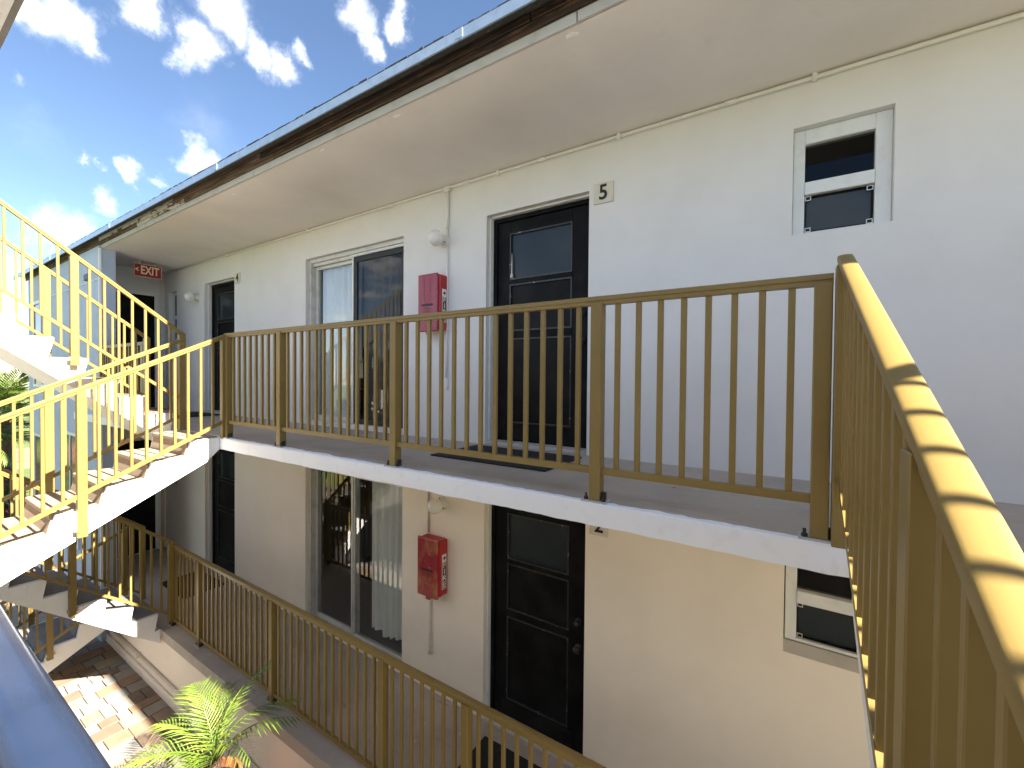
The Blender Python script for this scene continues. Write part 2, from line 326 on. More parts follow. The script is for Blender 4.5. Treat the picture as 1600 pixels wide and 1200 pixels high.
# ------------------------------------------------------------------ the apartment building
B = root('apartment_building', 'long white two storey motel style building with open walkways and black doors', 'building', (-2, 0, GROUND))
def wall(name, x0, x1, z0, z1, holes, material, parent, depth=.22, rev=None):
    """wall facing -y in plane y=0 with openings (x0,x1,z0,z1) and their reveals"""
    b = MB(); xs = sorted({x0, x1, *[h[0] for h in holes], *[h[1] for h in holes]}); zs = sorted({z0, z1, *[h[2] for h in holes], *[h[3] for h in holes]})
    for i in range(len(xs) - 1):
        for k in range(len(zs) - 1):
            cx, cz_ = (xs[i] + xs[i + 1]) / 2, (zs[k] + zs[k + 1]) / 2
            if any(h[0] < cx < h[1] and h[2] < cz_ < h[3] for h in holes): continue
            b.quad((xs[i], 0, zs[k]), (xs[i + 1], 0, zs[k]), (xs[i + 1], 0, zs[k + 1]), (xs[i], 0, zs[k + 1]))
            b.quad((xs[i], depth, zs[k]), (xs[i], depth, zs[k + 1]), (xs[i + 1], depth, zs[k + 1]), (xs[i + 1], depth, zs[k]))
    for h in holes:
        b.quad((h[0], 0, h[2]), (h[0], 0, h[3]), (h[0], depth, h[3]), (h[0], depth, h[2]))
        b.quad((h[1], 0, h[2]), (h[1], depth, h[2]), (h[1], depth, h[3]), (h[1], 0, h[3]))
        b.quad((h[0], 0, h[3]), (h[1], 0, h[3]), (h[1], depth, h[3]), (h[0], depth, h[3]))
        b.quad((h[0], 0, h[2]), (h[0], depth, h[2]), (h[1], depth, h[2]), (h[1], 0, h[2]))
    bmesh.ops.remove_doubles(b.bm, verts=b.bm.verts, dist=1e-5)
    return b.obj(name, material, parent, recalc=False)
D5 = (-2.336, -1.340); D4 = (-7.987, -7.000); SL = (-5.165, -3.405); WI = (0.0, .474); WE = (-9.40, -9.06)
up_holes = [(*D5, 0, 2.08), (*D4, 0, 2.08), (*SL, .01, 2.08), (*WI, 1.506, 2.157), (*WE, 1.2, 2.08)]
lo_holes = [(h[0], h[1], h[2] + Z2, h[3] + Z2) for h in up_holes]
lo_holes[3] = (-.005, .474, -1.09, -.33)
wall('wall', -9.57, 5.0, Z1, CEIL, up_holes, M['wall_up'], B)
wall('wall', -9.57, 5.0, Z2, -.11, lo_holes, M['wall_low'], B)
# dim rooms behind the openings
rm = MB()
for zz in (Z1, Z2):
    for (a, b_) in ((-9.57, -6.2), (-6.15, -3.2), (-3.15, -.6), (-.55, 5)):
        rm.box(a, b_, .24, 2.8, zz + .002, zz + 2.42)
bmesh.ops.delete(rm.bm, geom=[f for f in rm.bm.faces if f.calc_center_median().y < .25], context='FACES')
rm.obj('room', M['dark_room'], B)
# plinth under the lower gallery, end walls, projecting wing
b = MB(); b.box(-9.57, 5, -1.070, 2.8, GROUND - .2, Z2 - .12); b.obj('plinth', M['wall_low'], B)
b = MB(); b.box(-9.75, -9.57, -.969, 3, Z1 + .002, CEIL - .002); b.obj('end_wall', M['wall_up'], B)
b = MB(); b.box(-9.75, -9.57, -.969, 3, Z2 + .002, -.112); b.obj('end_wall', M['wall_low'], B)
wing = MB()
wing.box(-12.9, -8.46, -1.15, -.97, GROUND - .1, 2.48); wing.box(-12.9, -9.76, -.969, 6, GROUND - .1, 2.478); wing.obj('wing_wall', M['wall_sky_tint'], B)
# horizontal movement joint line on the wing and the white corner bead
b = MB(); b.box(-8.475, -8.452, -1.158, -1.13, Z2, 2.44); b.obj('corner_bead', M['white'], B)
b = MB(); b.box(-12.9, -8.48, -1.160, -1.151, 1.99, 2.0); b.obj('joint_strip', M['reveal'], B)
def wing_window(x0, x1, z0, z1):
    f = MB(); t = .05
    f.box(x0, x1, -1.175, -1.152, z1 - t, z1); f.box(x0, x1, -1.175, -1.152, z0, z0 + t); f.box(x0, x0 + t, -1.175, -1.152, z0 + t, z1 - t); f.box(x1 - t, x1, -1.175, -1.152, z0 + t, z1 - t)
    f.box((x0 + x1) / 2 - .02, (x0 + x1) / 2 + .02, -1.172, -1.152, z0 + t, z1 - t)
    w = f.obj('window', M['frame_white'], B)
    for a, b_ in ((x0 + t, (x0 + x1) / 2 - .02), ((x0 + x1) / 2 + .02, x1 - t)):
        p = MB(); p.box(a, b_, -1.160, -1.152, z0 + t, z1 - t); p.obj('pane', M['pane_dark'], w)
wing_window(-12.4, -11.2, .35, 1.98)
wing_window(-12.4, -11.2, -2.2, -.55)
wing_window(-10.4, -9.5, -2.2, -.35)
b = MB(); b.box(-9.05, -8.85, -1.19, -1.152, 2.02, 2.12, .01); b.obj('vent_hood', M['ink'], B)
# roof
b = MB(); b.box(-13.4, 6, -1.205, 7, 2.60, 2.606); b.box(-13.3, 5.9, -.9, 6.9, 2.607, 2.68); b.obj('roof', M['felt'], B)
b = MB(); b.box(-8.47, 5.0, -1.1035, 0.3, CEIL, CEIL + .1); b.box(-9.6, -8.472, -.968, .3, CEIL, CEIL + .1); b.obj('soffit', M['soffit'], B)
# white trim board along the soffit edge: short lengths with open joints
x = -12.95
while x < 5:
    L = random.uniform(2.6, 3.6); b = MB(); b.box(x + .003, min(x + L, 5) - .003, -1.128, -1.1095, CEIL - .005 + random.uniform(-.003, .003), 2.496, .003); b.obj('trim_board', M['trim'], B); x += L
# the two courses of weathered fascia boards
def fascia(z0, z1, yf, rnd):
    x = -13.2
    while x < 5:
        L = rnd.uniform(1.4, 3.0)
        mm = M['wood']
        if -8.2 < x + L / 2 < -6.3: mm = M['wood_pale']
        elif x + L / 2 < -4.2: mm = M['wood_mid']
        b = MB(); b.box(x + .004, x + L - .004, yf + rnd.uniform(-.004, .004), -1.12, z0, z1, .004); b.obj('fascia_board', mm, B); x += L
rnd = random.Random(3)
fascia(2.499, 2.545, -1.142, rnd); fascia(2.547, 2.598, -1.150, rnd)
b = MB(); b.box(-13.4, 6, -1.262, -1.206, 2.585, 2.599); b.obj('roof_deck', M['wood'], B)
x = -13.45
for L in (2.9, 3.0, 3.0, 2.95, 3.02, 3.1, 1.6):
    b = MB(); b.box(x, x + L - .006, -1.270, -1.263, 2.532, 2.588 + random.uniform(-.002, .002)); b.box(x, x + L - .006, -1.274, -1.2635, 2.522, 2.531); b.obj('drip_edge', M['galv'], B)
    b = MB(); b.box(x + L - .035, x + L + .02, -1.2745, -1.2705, 2.534, 2.587); b.obj('seam_cover', M['galv'], B); x += L
# ragged felt lip over the metal
b = MB(); x = -13.4
prevz = 2.6
while x < 5.8:
    L = random.uniform(.03, .10); h = random.uniform(.003, .012) * (1.0 if x > -6 else .5)
    b.box(x, x + L, -1.272 + random.uniform(0, .008), -1.20, 2.590, 2.5925 + h); x += L
tag(b.obj('felt_lip', M['felt'], B), kind='stuff')

# loose flakes of paint under the soffit edge
rp = random.Random(9)
for i in range(6):
    cx, cy_ = rp.uniform(-6.5, .6), -1.10 + rp.uniform(.004, .10); rr = rp.uniform(.014, .034); b = MB(); n = 9; top = []; bt = []
    for k in range(n):
        a = 6.283 * k / n; q = rr * rp.uniform(.6, 1.2); top.append(b.bm.verts.new((cx + 1.7 * q * math.cos(a), min(-.9, max(-1.1, cy_ + .6 * q * math.sin(a))), CEIL - .0005))); bt.append(b.bm.verts.new((cx + 1.7 * q * math.cos(a), min(-.9, max(-1.1, cy_ + .6 * q * math.sin(a))), CEIL - .003 - rp.uniform(0, .007))))
    for k in range(n): b.bm.faces.new((top[k], top[(k + 1) % n], bt[(k + 1) % n], bt[k]))
    b.bm.faces.new(bt); b.obj('paint_flake', M['white'], B)

# ------------------------------------------------------------------ doors
def door(x0, x1, zb, label, mirror=False):
    j = MB(); y0 = .10
    j.box(x0 + .001, x0 + .05, y0, .20, zb + .03, zb + 2.03); j.box(x1 - .05, x1 - .001, y0, .20, zb + .03, zb + 2.03); j.box(x0 + .001, x1 - .001, y0 - .002, .20, zb + 2.03, zb + 2.079)
    fr = j.obj('door', M['black'], B); fr['label'] = label
    # white stop round the reveal
    s = MB(); s.box(x0 + .0005, x0 + .012, .055, .099, zb + .02, zb + 2.07); s.box(x0 + .012, x1 - .012, .055, .097, zb + 2.066, zb + 2.0795); s.box(x1 - .012, x1 - .0005, .055, .099, zb + .02, zb + 2.07); s.obj('door_stop', M['reveal'], fr)
    a, c = x0 + .054, x1 - .054; st0, st1 = a + .13, c - .14; f0, f1 = .115, .16
    l = MB()
    l.box(a, st0, f0, f1, zb + .035, zb + 2.026, .003); l.box(st1, c, f0, f1, zb + .035, zb + 2.026, .003)
    for z0, z1 in ((.035, .20), (.965, 1.035), (1.455, 1.50), (1.915, 2.026)): l.box(st0, st1, f0 + .0005, f1, zb + z0, zb + z1, .003)
    l.obj('leaf', M['black'], fr)
    def panel(n, z0, z1, mm, y):
        p = MB(); p.box(st0, st1, y, f1 - .005, zb + z0, zb + z1); return p.obj(n, mm, fr)
    panel('pane', 1.50, 1.915, M['pane_dark'], f0 + .016); panel('panel', 1.035, 1.455, M['black_panel'], f0 + .014); panel('panel', .20, .965, M['black_panel'], f0 + .012)
    bd = MB()
    for z0, z1 in ((1.50, 1.915), (1.035, 1.455), (.20, .965)):
        t = .011; yy0, yy1 = f0 - .004, f0 + .010
        bd.box(st0, st1, yy0, yy1, zb + z0 - .002, zb + z0 + t); bd.box(st0, st1, yy0, yy1, zb + z1 - t, zb + z1 + .002); bd.box(st0 - .001, st0 + t, yy0, yy1, zb + z0 + t, zb + z1 - t); bd.box(st1 - t, st1 + .001, yy0, yy1, zb + z0 + t, zb + z1 - t)
    bd.obj('moulding', M['bead'], fr)
    k = MB(); k.box(st0 - .05, st1 + .04, f0 - .006, f0 - .0005, zb + .05, zb + .185, .002); k.obj('kick_plate', M['black_panel'], fr)
    kx = c - .045
    for zz, r_ in ((.92, .028), (1.14, .022)):
        k = MB(); k.lathe([(.03, -.002), (.03, .008), (.012, .010), (.012, .03), (r_, .036), (r_ * 1.05, .05), (r_ * .7, .062), (.002, .064)], (kx, f0, zb + zz), 'y', 16); k.obj('knob', M['bolt_dark'], fr, True)
    si = MB(); si.box(x0 + .001, x1 - .001, -.012, .20, zb + .001, zb + .033, .004); si.obj('sill', M['trim'], fr)
    return fr
d5 = door(*D5, Z1, 'black panelled door numbered 5 on the upper walkway')
d4 = door(*D4, Z1, 'black panelled door numbered 4 near the exit sign')
d2 = door(*D5, Z2, 'black panelled door on the lower walkway beside the red box')
d1 = door(*D4, Z2, 'black door at the far end of the lower walkway')
tapered = MB(); tapered.lathe([(.012, 0), (.014, .012), (.011, .03), (.006, .04), (.003, .2), (.0015, .22)], (-2.128, .109, 1.515), 'z', 10); tapered.obj('sash_pull', M['cream'], d5, True)
# dark end door and its frame, both levels
for zz in (Z1, Z2):
    f = MB(); f.box(-9.569, -9.545, -.86, -.80, zz + .004, zz + 2.06); f.box(-9.569, -9.545, -.16, -.10, zz + .004, zz + 2.06); f.box(-9.569, -9.545, -.80, -.16, zz + 2.0, zz + 2.06); dd = f.obj('door', M['reveal'], B)
    l = MB(); l.box(-9.569, -9.552, -.799, -.161, zz + .02, zz + 1.999); l.obj('leaf', M['black'], dd)

# ------------------------------------------------------------------ sliding doors
def slider(zb, curtains):
    x0, x1 = SL; f = MB()
    f.box(x0 + .001, x0 + .045, .045, .16, zb + .012, zb + 2.078); f.box(x1 - .035, x1 - .001, .045, .16, zb + .012, zb + 2.078)
    f.box(x0 + .045, x1 - .035, .045, .16, zb + 2.035, zb + 2.078); f.box(x0 + .045, x1 - .035, .04, .16, zb + .012, zb + .05)
    for yy in (.075, .105): f.box(x0 + .045, x1 - .035, yy, yy + .006, zb + 1.995, zb + 2.035)
    fr = f.obj('sliding_door', M['alu'], B)
    xm = -4.29
    def leaf(a, c, y, mm, wd, gm):
        l = MB(); za, zc_ = zb + .052, zb + 2.0
        l.box(a, a + wd, y, y + .03, za, zc_, .002); l.box(c - wd, c, y, y + .03, za, zc_, .002); l.box(a + wd, c - wd, y, y + .03, za, za + .06, .002); l.box(a + wd, c - wd, y, y + .03, zc_ - wd, zc_, .002)
        o = l.obj('sash', mm, fr)
        p = MB(); p.box(a + wd, c - wd, y + .012, y + .018, za + .06, zc_ - wd); p.obj('pane', gm, fr)
        return o
    leaf(x0 + .047, xm + .025, .108, M['alu'], .045, M['glass'])
    leaf(xm - .02, x1 - .037, .068, M['alu_dark'] if zb == Z1 else M['alu'], .06 if zb == Z1 else .035, M['glass_dark'] if zb == Z1 else M['glass'])
    q = MB(); q.box(xm - .035, xm - .006, .055, .067, zb + .055, zb + 2.03); q.box(xm - .035, x1 - .037, .052, .067, zb + 2.0, zb + 2.03); q.obj('mullion', M['alu'], fr)
    def curtain(a, c, z0, z1, mm, y, amp=.025, n=7):
        cu = MB(); N = int((c - a) / .012); top = []; bot = []
        for i in range(N + 1):
            t = i / N; xx = a + (c - a) * t
            yy = y + amp * math.sin(t * n * 6.283 + .6 * math.sin(t * 9)); zz = z0 + .02 * math.sin(t * 11)
            top.append(cu.bm.verts.new((xx, yy * .6 + y * .4, z1))); bot.append(cu.bm.verts.new((xx + .02 * math.sin(t * 5), yy, zz)))
        for i in range(N): cu.bm.faces.new((bot[i], bot[i + 1], top[i + 1], top[i]))
        cu.obj('curtain', mm, fr, True)
    for c in curtains: curtain(*c)
slider(Z1, [(-5.08, -4.32, .06, 2.0, M['curtain'], .185, .02, 5), (-4.24, -3.5, .06, 2.0, M['curtain_grey'], .17, .02, 6)])
slider(Z2, [(-4.08, -3.48, Z2 + .20, Z2 + 2.03, M['curtain'], .16, .03, 5)])

# ------------------------------------------------------------------ bathroom windows
def bath_window(zoff, zt, zb_, rv, label):
    x0, x1 = WI; f = MB(); yy0, yy1 = .05, .12
    f.box(x0 + .001, .062, yy0, yy1, zb_ + .001, zt - .001, .004); f.box(.397, x1 - .001, yy0, yy1, zb_ + .001, zt - .001, .004)
    f.box(.062, .397, yy0, yy1, zoff + 2.066, zt - .001, .004); f.box(.062, .397, yy0 - .012, yy1, zoff + 1.752, zoff + 1.83, .004); f.box(.062, .397, yy0, yy1, zb_ + .001, zoff + 1.525, .003)
    fr = f.obj('window', M['frame_white'] if rv is None else rv, B); fr['label'] = label
    g1 = MB(); g1.box(.062, .397, .085, .09, zoff + 1.83, zoff + 2.066); g1.obj('pane', M['glass_dark'], fr)
    g2 = MB(); g2.box(.062, .397, .082, .088, zoff + 1.525, zoff + 1.752); g2.obj('pane', M['pane_dark'], fr)
    s = MB(); a, c, z0, z1 = .066, .393, zoff + 1.529, zoff + 1.748; t = .007
    s.box(a, c, .068, .078, z0, z0 + t); s.box(a, c, .068, .078, z1 - t, z1); s.box(a, a + t, .068, .078, z0 + t, z1 - t); s.box(c - t, c, .068, .078, z0 + t, z1 - t); sc = s.obj('screen_frame', M['black'], fr)
    for (qx, qz) in ((a, z0), (a, z1 - .026), (c - .03, z0), (c - .03, z1 - .026)):
        k = MB(); t = .004
        k.box(qx, qx + .03, .062, .0675, qz, qz + t); k.box(qx, qx + .03, .062, .0675, qz + .022, qz + .026); k.box(qx, qx + t, .062, .0675, qz + t, qz + .022); k.box(qx + .03 - t, qx + .03, .062, .0675, qz + t, qz + .022); k.obj('corner_clip', M['alu'], sc)
    return fr
bath_window(0, 2.157, 1.506, None, 'small white framed window high on the upper wall')
lw = bath_window(-2.535, -.33, -1.03, None, 'small cream framed window on the lower wall')
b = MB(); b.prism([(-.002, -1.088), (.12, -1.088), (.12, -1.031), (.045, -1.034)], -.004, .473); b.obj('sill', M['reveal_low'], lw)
# narrow window by the end wall
f = MB(); f.box(WE[0] + .001, WE[0] + .05, .06, .12, 1.201, 2.079); f.box(WE[1] - .05, WE[1] - .001, .06, .12, 1.201, 2.079); f.box(WE[0] + .05, WE[1] - .05, .06, .12, 2.03, 2.079); f.box(WE[0] + .05, WE[1] - .05, .06, .12, 1.201, 1.25); f.box(WE[0] + .05, WE[1] - .05, .055, .12, 1.6, 1.66)
w = f.obj('window', M['frame_white'], B); p = MB(); p.box(WE[0] + .05, WE[1] - .05, .08, .088, 1.25, 2.03); p.obj('pane', M['pane_dark'], w)
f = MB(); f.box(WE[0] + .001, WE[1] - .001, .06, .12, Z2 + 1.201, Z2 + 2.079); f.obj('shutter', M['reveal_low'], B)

# ------------------------------------------------------------------ walkways
def walkway(name, z, ylip, label, x0, x1, fl, parent=None):
    b = MB(); b.box(x0, x1, ylip + .022, -.001, z - .108, z); o = b.obj(name, fl)
    tag(o, label, 'walkway', kind='structure')
    e = MB(); N = int((x1 - x0) / .035); rng = random.Random(int(z * 100) + 5)
    rows_ = []; w1 = w2 = w3 = 0
    for i in range(N + 1):
        x = x0 + (x1 - x0) * i / N
        w1 = w1 * .8 + rng.uniform(-.004, .004); w2 = w2 * .8 + rng.uniform(-.005, .005); w3 = w3 * .9 + rng.uniform(-.003, .003)
        rows_.append([e.bm.verts.new(q) for q in ((x, ylip + .06, z - .109), (x, ylip + .001 + w3 * .4, z - .109 + w1 * .6), (x, ylip + w3 * .5, z - .055), (x, ylip + .001 + w3 * .5, z - .006 + w1 * .6), (x, ylip + .007, z + .003 + w1 * .1), (x, ylip + .034 + abs(w2) * 2.5, z + .0035))])
    for i in range(N):
        for k in range(5): e.bm.faces.new((rows_[i][k], rows_[i + 1][k], rows_[i + 1][k + 1], rows_[i][k + 1]))
    e.obj('slab_edge', M['white'], o)
    c = MB(); c.box(x0, x1, ylip + .062, -.002, z - .1115, z - .1085); c.obj('ceiling', M['wall_low'], o)
    return o
wk = walkway('walkway', Z1, EDGE, 'upper open walkway with tan floor and rough white slab edge', -9.57, 5.0, M['floor'])
wk2 = MB(); wk2.box(-9.57, 5.0, -1.078, -.001, Z2 - .119, Z2, .004)
wk2 = tag(wk2.obj('walkway', M['floor']), 'lower open walkway of grey tan concrete above the plinth', 'walkway', kind='structure')

# ------------------------------------------------------------------ railings
_ar = [(.0245 * math.cos(a), -.0145 + .0145 * math.sin(a)) for a in [math.pi * i / 12 for i in range(13)]]
_ar = [(q[0], -.011 + .011 * math.sin(math.pi * i / 12) ** .55) for i, q in enumerate(_ar)]
CAPP = [(-.019, -.044), (.019, -.044), (.019, -.026), (.024, -.024)] + _ar + [(-.024, -.024), (-.019, -.026)]
CAPWIDE = [(-.02, -.06), (.02, -.06), (.045, -.034)] + [(.012 + .033 * math.cos(a), -.03 + .03 * math.sin(a)) for a in [math.pi / 2 * i / 6 for i in range(7)]] + [(-.012 - .033 * math.cos(a), -.03 + .03 * math.sin(a)) for a in [math.pi / 2 * (1 - i / 6) for i in range(7)]] + [(-.045, -.034)]
BOTP = [(-.014, -.017), (.014, -.017), (.014, .017), (-.014, .017)]
_bal = {}
def railing(name, label, p0, p1, h, hb, posts, group, postdrop=0.0, material=None, spacing=.1015, plate=True, bal=(.025, .02), face=False):
    """p0,p1: floor line under the rail; posts: distances along p0->p1"""
    material = material or M['gold']
    p0, p1 = Vector(p0), Vector(p1); r_ = root(name, label, 'railing', p0, group)
    flat = Vector((p1.x - p0.x, p1.y - p0.y, 0)); L = flat.length; d = flat / L; s = (p1.z - p0.z) / L
    at = lambda t, z=0: p0 + d * t + Vector((0, 0, s * t + z))
    a, c = posts[0], posts[-1]
    t = MB(); t.sweep(CAPWIDE if material is M['cap_sky_tint'] else CAPP, at(a - .03, h), at(c + .03, h)); tr = t.obj('top_rail', material, r_, True); tr.data.set_sharp_from_angle(angle=R(34))
    cuts = [(posts[i], posts[i + 1]) for i in range(len(posts) - 1)]
    for (u, v) in cuts:
        q = MB(); q.sweep(BOTP, at(u + .028, hb), at(v - .028, hb)); q.obj('bottom_rail', material, r_)
    key = (round(h - hb, 3), bal, material.name, round(s, 3))
    if key not in _bal:
        q = MB(); w, e = bal[0] / 2, bal[1] / 2
        lo, hi = .017 - abs(s) * w, h - hb - .0425 + abs(s) * w
        q.box(-w, w, -e, e, lo, hi); bmesh.ops.bevel(q.bm, geom=[x for x in q.bm.edges if abs((x.verts[0].co - x.verts[1].co).z) > .1], offset=.002, segments=1, affect='EDGES')
        _bal[key] = q.mesh('baluster', material)
    sk = ('short', round(h, 3), round(p0.z, 3), material.name)
    if sk not in _bal:
        q = MB(); q.box(-.029, .029, -.029, .029, .003 - (p0.z if 0 < p0.z < .1 else 0), h - .034, .003); _bal[sk] = q.mesh('post', material)
    short = _bal[sk]
    pk = ('post', round(h + postdrop, 3), material.name)
    if pk not in _bal:
        q = MB(); q.box(-.029, .029, -.029, .029, .003 - postdrop, h - .034, .003); _bal[pk] = q.mesh('post', material)
        q = MB(); q.box(-.036, .036, -.036, .036, h - .002, h + .012, .004); _bal[pk + ('cap',)] = q.mesh('post_cap', material)
        q = MB(); q.box(-.066, .066, -.044, .040, .002 - postdrop, .010 - postdrop, .002)
        _bal[pk + ('pl',)] = q.mesh('base_plate', M['trim'])
        q = MB()
        for bx in (-.046, .046): q.lathe([(.011, 0), (.011, .012), (.006, .013), (.006, .03), (.002, .032)], (bx, -.02, .010 - postdrop), 'z', 8)
        q.box(.0295, .05, -.010, .012, .0105, .05)
        _bal[pk + ('bolt',)] = q.mesh('bolt', M['bolt_dark'])
        q = MB()
        for bx in (-.034, .034):
            q.box(bx - .012, bx + .012, -.026, -.004, -postdrop + .05, -postdrop + .085, .003)
        _bal[pk + ('clamp',)] = q.mesh('clamp', M['steel'])
    for iu, u in enumerate(posts):
        w = at(u); first = iu == 0 and postdrop > 0
        inst('post', short if first else _bal[pk], r_, w)
        if plate:
            bp_ = inst('base_plate', _bal[pk + ('pl',)], r_, w); inst('bolt', _bal[pk + ('bolt',)], bp_, w)
        if face and postdrop > 0 and not first: 
            o = inst('clamp', _bal[pk + ('clamp',)], r_, w)
            o.rotation_euler.z = math.pi / 2
    for (u, v) in cuts:
        n = max(1, round((v - u) / spacing)); 
        for i in range(1, n):
            inst('baluster', _bal[key], r_, at(u + (v - u) * i / n, hb))
    return r_
GR = 'gold painted railings round the court'
# the straight upper run
xa = -4.585
railing('railing', 'long gold railing along the upper walkway in front of door 5', (xa, -1.15, Z1), (.105, -1.15, Z1), 1.018, .155, [0, .93, 2.34, 3.785, 4.69], GR)
railing('railing', 'gold railing along the lower walkway in front of the sliding door', (-6.49, -.95, Z2), (.7, -.95, Z2), 1.03, .085, [0, .76, 2.33, 3.90, 4.72, 6.2, 7.19], GR)
railing('railing', 'short gold railing beside the projecting wing at the far end', (-8.38, -1.15, Z1), (-6.74, -1.15, Z1), 1.018, .155, [0, .8, 1.64], GR)
# stair railings; ys are negative going out from the walkway
def srail(label, x, y0, z0, y1, slope, h, hb, posts, drop, face=True, **k):
    return railing('stair_railing', label, (x, y0, z0), (x, y1, z0 + slope * (y0 - y1)), h, hb, posts, GR, drop, plate=False, face=face, **k)
# flight A: upper walkway down to the middle level (left)
srail('gold stair railing on the near side of the left down flight', -4.622, -1.15, 0.0, -2.93, -.49, 1.018, .175, [.02, 1.03, 1.76], .16)
srail('gold stair railing on the far side of the left down flight', -5.60, -1.15, 0.0, -2.93, -.49, 1.018, .175, [.02, 1.03, 1.76], .02, False)
# flight B: upper walkway up to the upper slab opposite (left)
srail('gold stair railing on the near side of the left up flight, against the sky', -5.655, -1.13, 0.04, -2.9, .775, 1.03, .27, [.02, .87, 1.72], .03)
srail('gold stair railing on the far side of the left up flight', -6.67, -1.13, 0.04, -2.9, .775, 1.03, .27, [.02, .87, 1.72], .03, False)
# lower flights
srail('gold stair railing rising from the corner of the lower walkway', -6.47, -.96, Z2 + .05, -2.8, .81, 1.03, .085, [.02, .90, 1.78], .24)
srail('gold stair railing on the far side of the lower up flight', -7.42, -.96, Z2 + .05, -2.8, .81, 1.03, .085, [.02, .9, 1.78], .03, False)
srail('gold stair railing on the near side of the flight to the ground', -7.78, -1.05, Z2 + .02, -2.7, -.49, 1.0, .12, [.02, .75, 1.6], .10)
srail('gold stair railing on the far side of the flight to the ground', -8.78, -1.05, Z2 + .02, -2.7, -.49, 1.0, .12, [.02, .75, 1.6], .02, False)
# right hand flights
srail('broad capped gold stair railing close to the camera at the right', .17, -1.15, 0.064, -2.96, -.445, 1.018, .20, [.02, 1.20, 1.78], .14)
srail('gold stair railing on the far side of the right down flight', 1.53, -1.15, 0.0, -2.96, -.47, 1.018, .175, [.02, .87, 1.78], .02, False)
srail('gold stair railing between the right down and up flights', 1.60, -1.13, 0.04, -2.92, .775, 1.03, .27, [.02, .87, 1.74], .03)
srail('gold stair railing on the outer side of the right up flight', 2.60, -1.13, 0.04, -2.92, .775, 1.03, .27, [.02, .87, 1.74], .03, False)
# the rail the photographer leans over
railing('railing', 'grey glossy handrail of the opposite gallery at the lower left corner', (-4.5, -3.02, MID), (.05, -3.02, MID), 1.005, .1, [0, 1.5, 3.0, 4.55], None, material=M['cap_sky_tint'])

# ------------------------------------------------------------------ stairs
def stair(name, label, x0, x1, ylip, z0, ys, n, rise, run, up, thick, group, tail=.0, inset=.05, tm=None):
    tm = tm or M['tread']
    """white concrete flight between x0 and x1 leaving the gallery at y=ylip; ys = first riser"""
    sgn = 1 if up else -1; top = [(ylip, z0)]; sl = .035
    inner = []
    for k in range(n):
        y = ys - k * run
        if up: top += [(y - sl, z0 + k * rise), (y, z0 + (k + 1) * rise)]; inner.append((y, z0 + k * rise))
        else: top += [(y, z0 - k * rise), (y - .03, z0 - (k + 1) * rise)]; inner.append((y, z0 - (k + 1) * rise))
    yend = ys - (n - 1) * run - tail; zend = z0 + sgn * n * rise
    top.append((yend, zend))
    slope = sgn * rise / run
    (ya, za) = inner[0]
    zl = lambda y: za - thick + slope * (ya - y)
    if up: bot = [(yend, zend - .16), (yend + .04, min(zl(yend), zend - .16))] if False else [(yend, zl(yend))]
    else: bot = [(yend, max(zl(yend), zend - .3))]
    # curved lead-in under the landing
    zb = z0 - .112
    if up:
        yb = ya + (za - thick - zb) / -slope if False else None
        for y in (ys - .35, ys - .22, ys - .10, ylip):
            bot.append((y, max(zl(y), z0 - .175) if y > ys - .25 else zl(y)))
    else:
        for y in (ys + .02, ys + .12, ylip): bot.append((y, min(zl(y), zb) if y < ylip else zb))
    poly = top + bot
    r_ = root(name, label, 'staircase', ((x0 + x1) / 2, ylip, z0), group)
    s = MB(); s.prism(poly, x0, x1); s.obj('stringer', M['white'], r_)
    # coated treads: one piece per step, tread + rounded nosing + riser below it
    c0, c1 = x0 + inset, x1 - inset; h = .012
    if up:
        for k in range(n):
            y = ys - k * run; z = z0 + (k + 1) * rise; ye = y - run if k < n - 1 else yend
            p = [(ye - sl if k < n - 1 else ye, z + .002), (ye - sl if k < n - 1 else ye, z + h), (y + .008, z + h), (y + .016, z + .002), (y + .012, z - .03), (y - sl + .009, z - rise + h + .001), (y - sl + .002, z - rise + h + .001), (y + .003, z - .002)]
            t = MB(); t.prism(p, c0, c1); t.obj('tread', tm, r_)
    else:
        for k in range(n):
            y = ys - k * run; z = z0 - k * rise; yt = y + run - .032 if k else ylip
            p = [(yt, z + .002), (yt, z + h), (y - .012, z + h), (y - .022, z + h - .008), (y - .024, z - .022), (y - .030 + .012, z - .04), (y - .045, z - rise + h + .001), (y - .034, z - rise + h + .001), (y - .004, z - .002)]
            p = [(yt, z + .002), (yt, z + h), (y - .014, z + h), (y - .026, z + h - .008), (y - .028, z - .022), (y - .020, z - .042), (y - .042, z - rise + h + .001), (y - .0335, z - rise + h + .001), (y - .003, z - .002)]
            t = MB(); t.prism(p, c0, c1); t.obj('tread', tm, r_)
    return r_
GS = 'white concrete stair flights across the court'
stair('staircase', 'sunlit white concrete flight with tan treads descending left from the upper walkway', -5.57, -4.66, EDGE - .001, Z1, -1.43, 6, .155, .295, False, .13, GS, tail=.08)
stair('staircase', 'bright white flight climbing from the upper walkway against the sky at left', -6.63, -5.69, EDGE - .001, Z1, -1.21, 8, .188, .23, True, .17, GS, tail=.14)
stair('staircase', 'half shaded flight rising from the lower walkway beneath the left stairs', -7.38, -6.50, -1.079, Z2, -1.10, 8, .2025, .235, True, .16, GS, tail=.12, tm=M['step_grey'])
stair('staircase', 'flight dropping to the paved court at the lower left', -8.74, -7.82, -1.079, Z2, -1.22, 5, .16, .295, False, .16, GS, tail=.3, tm=M['step_grey'])
stair('staircase', 'flight behind the near railing at the right edge', .20, 1.50, EDGE - .001, Z1, -1.43, 6, .155, .295, False, .13, GS, tail=.08)
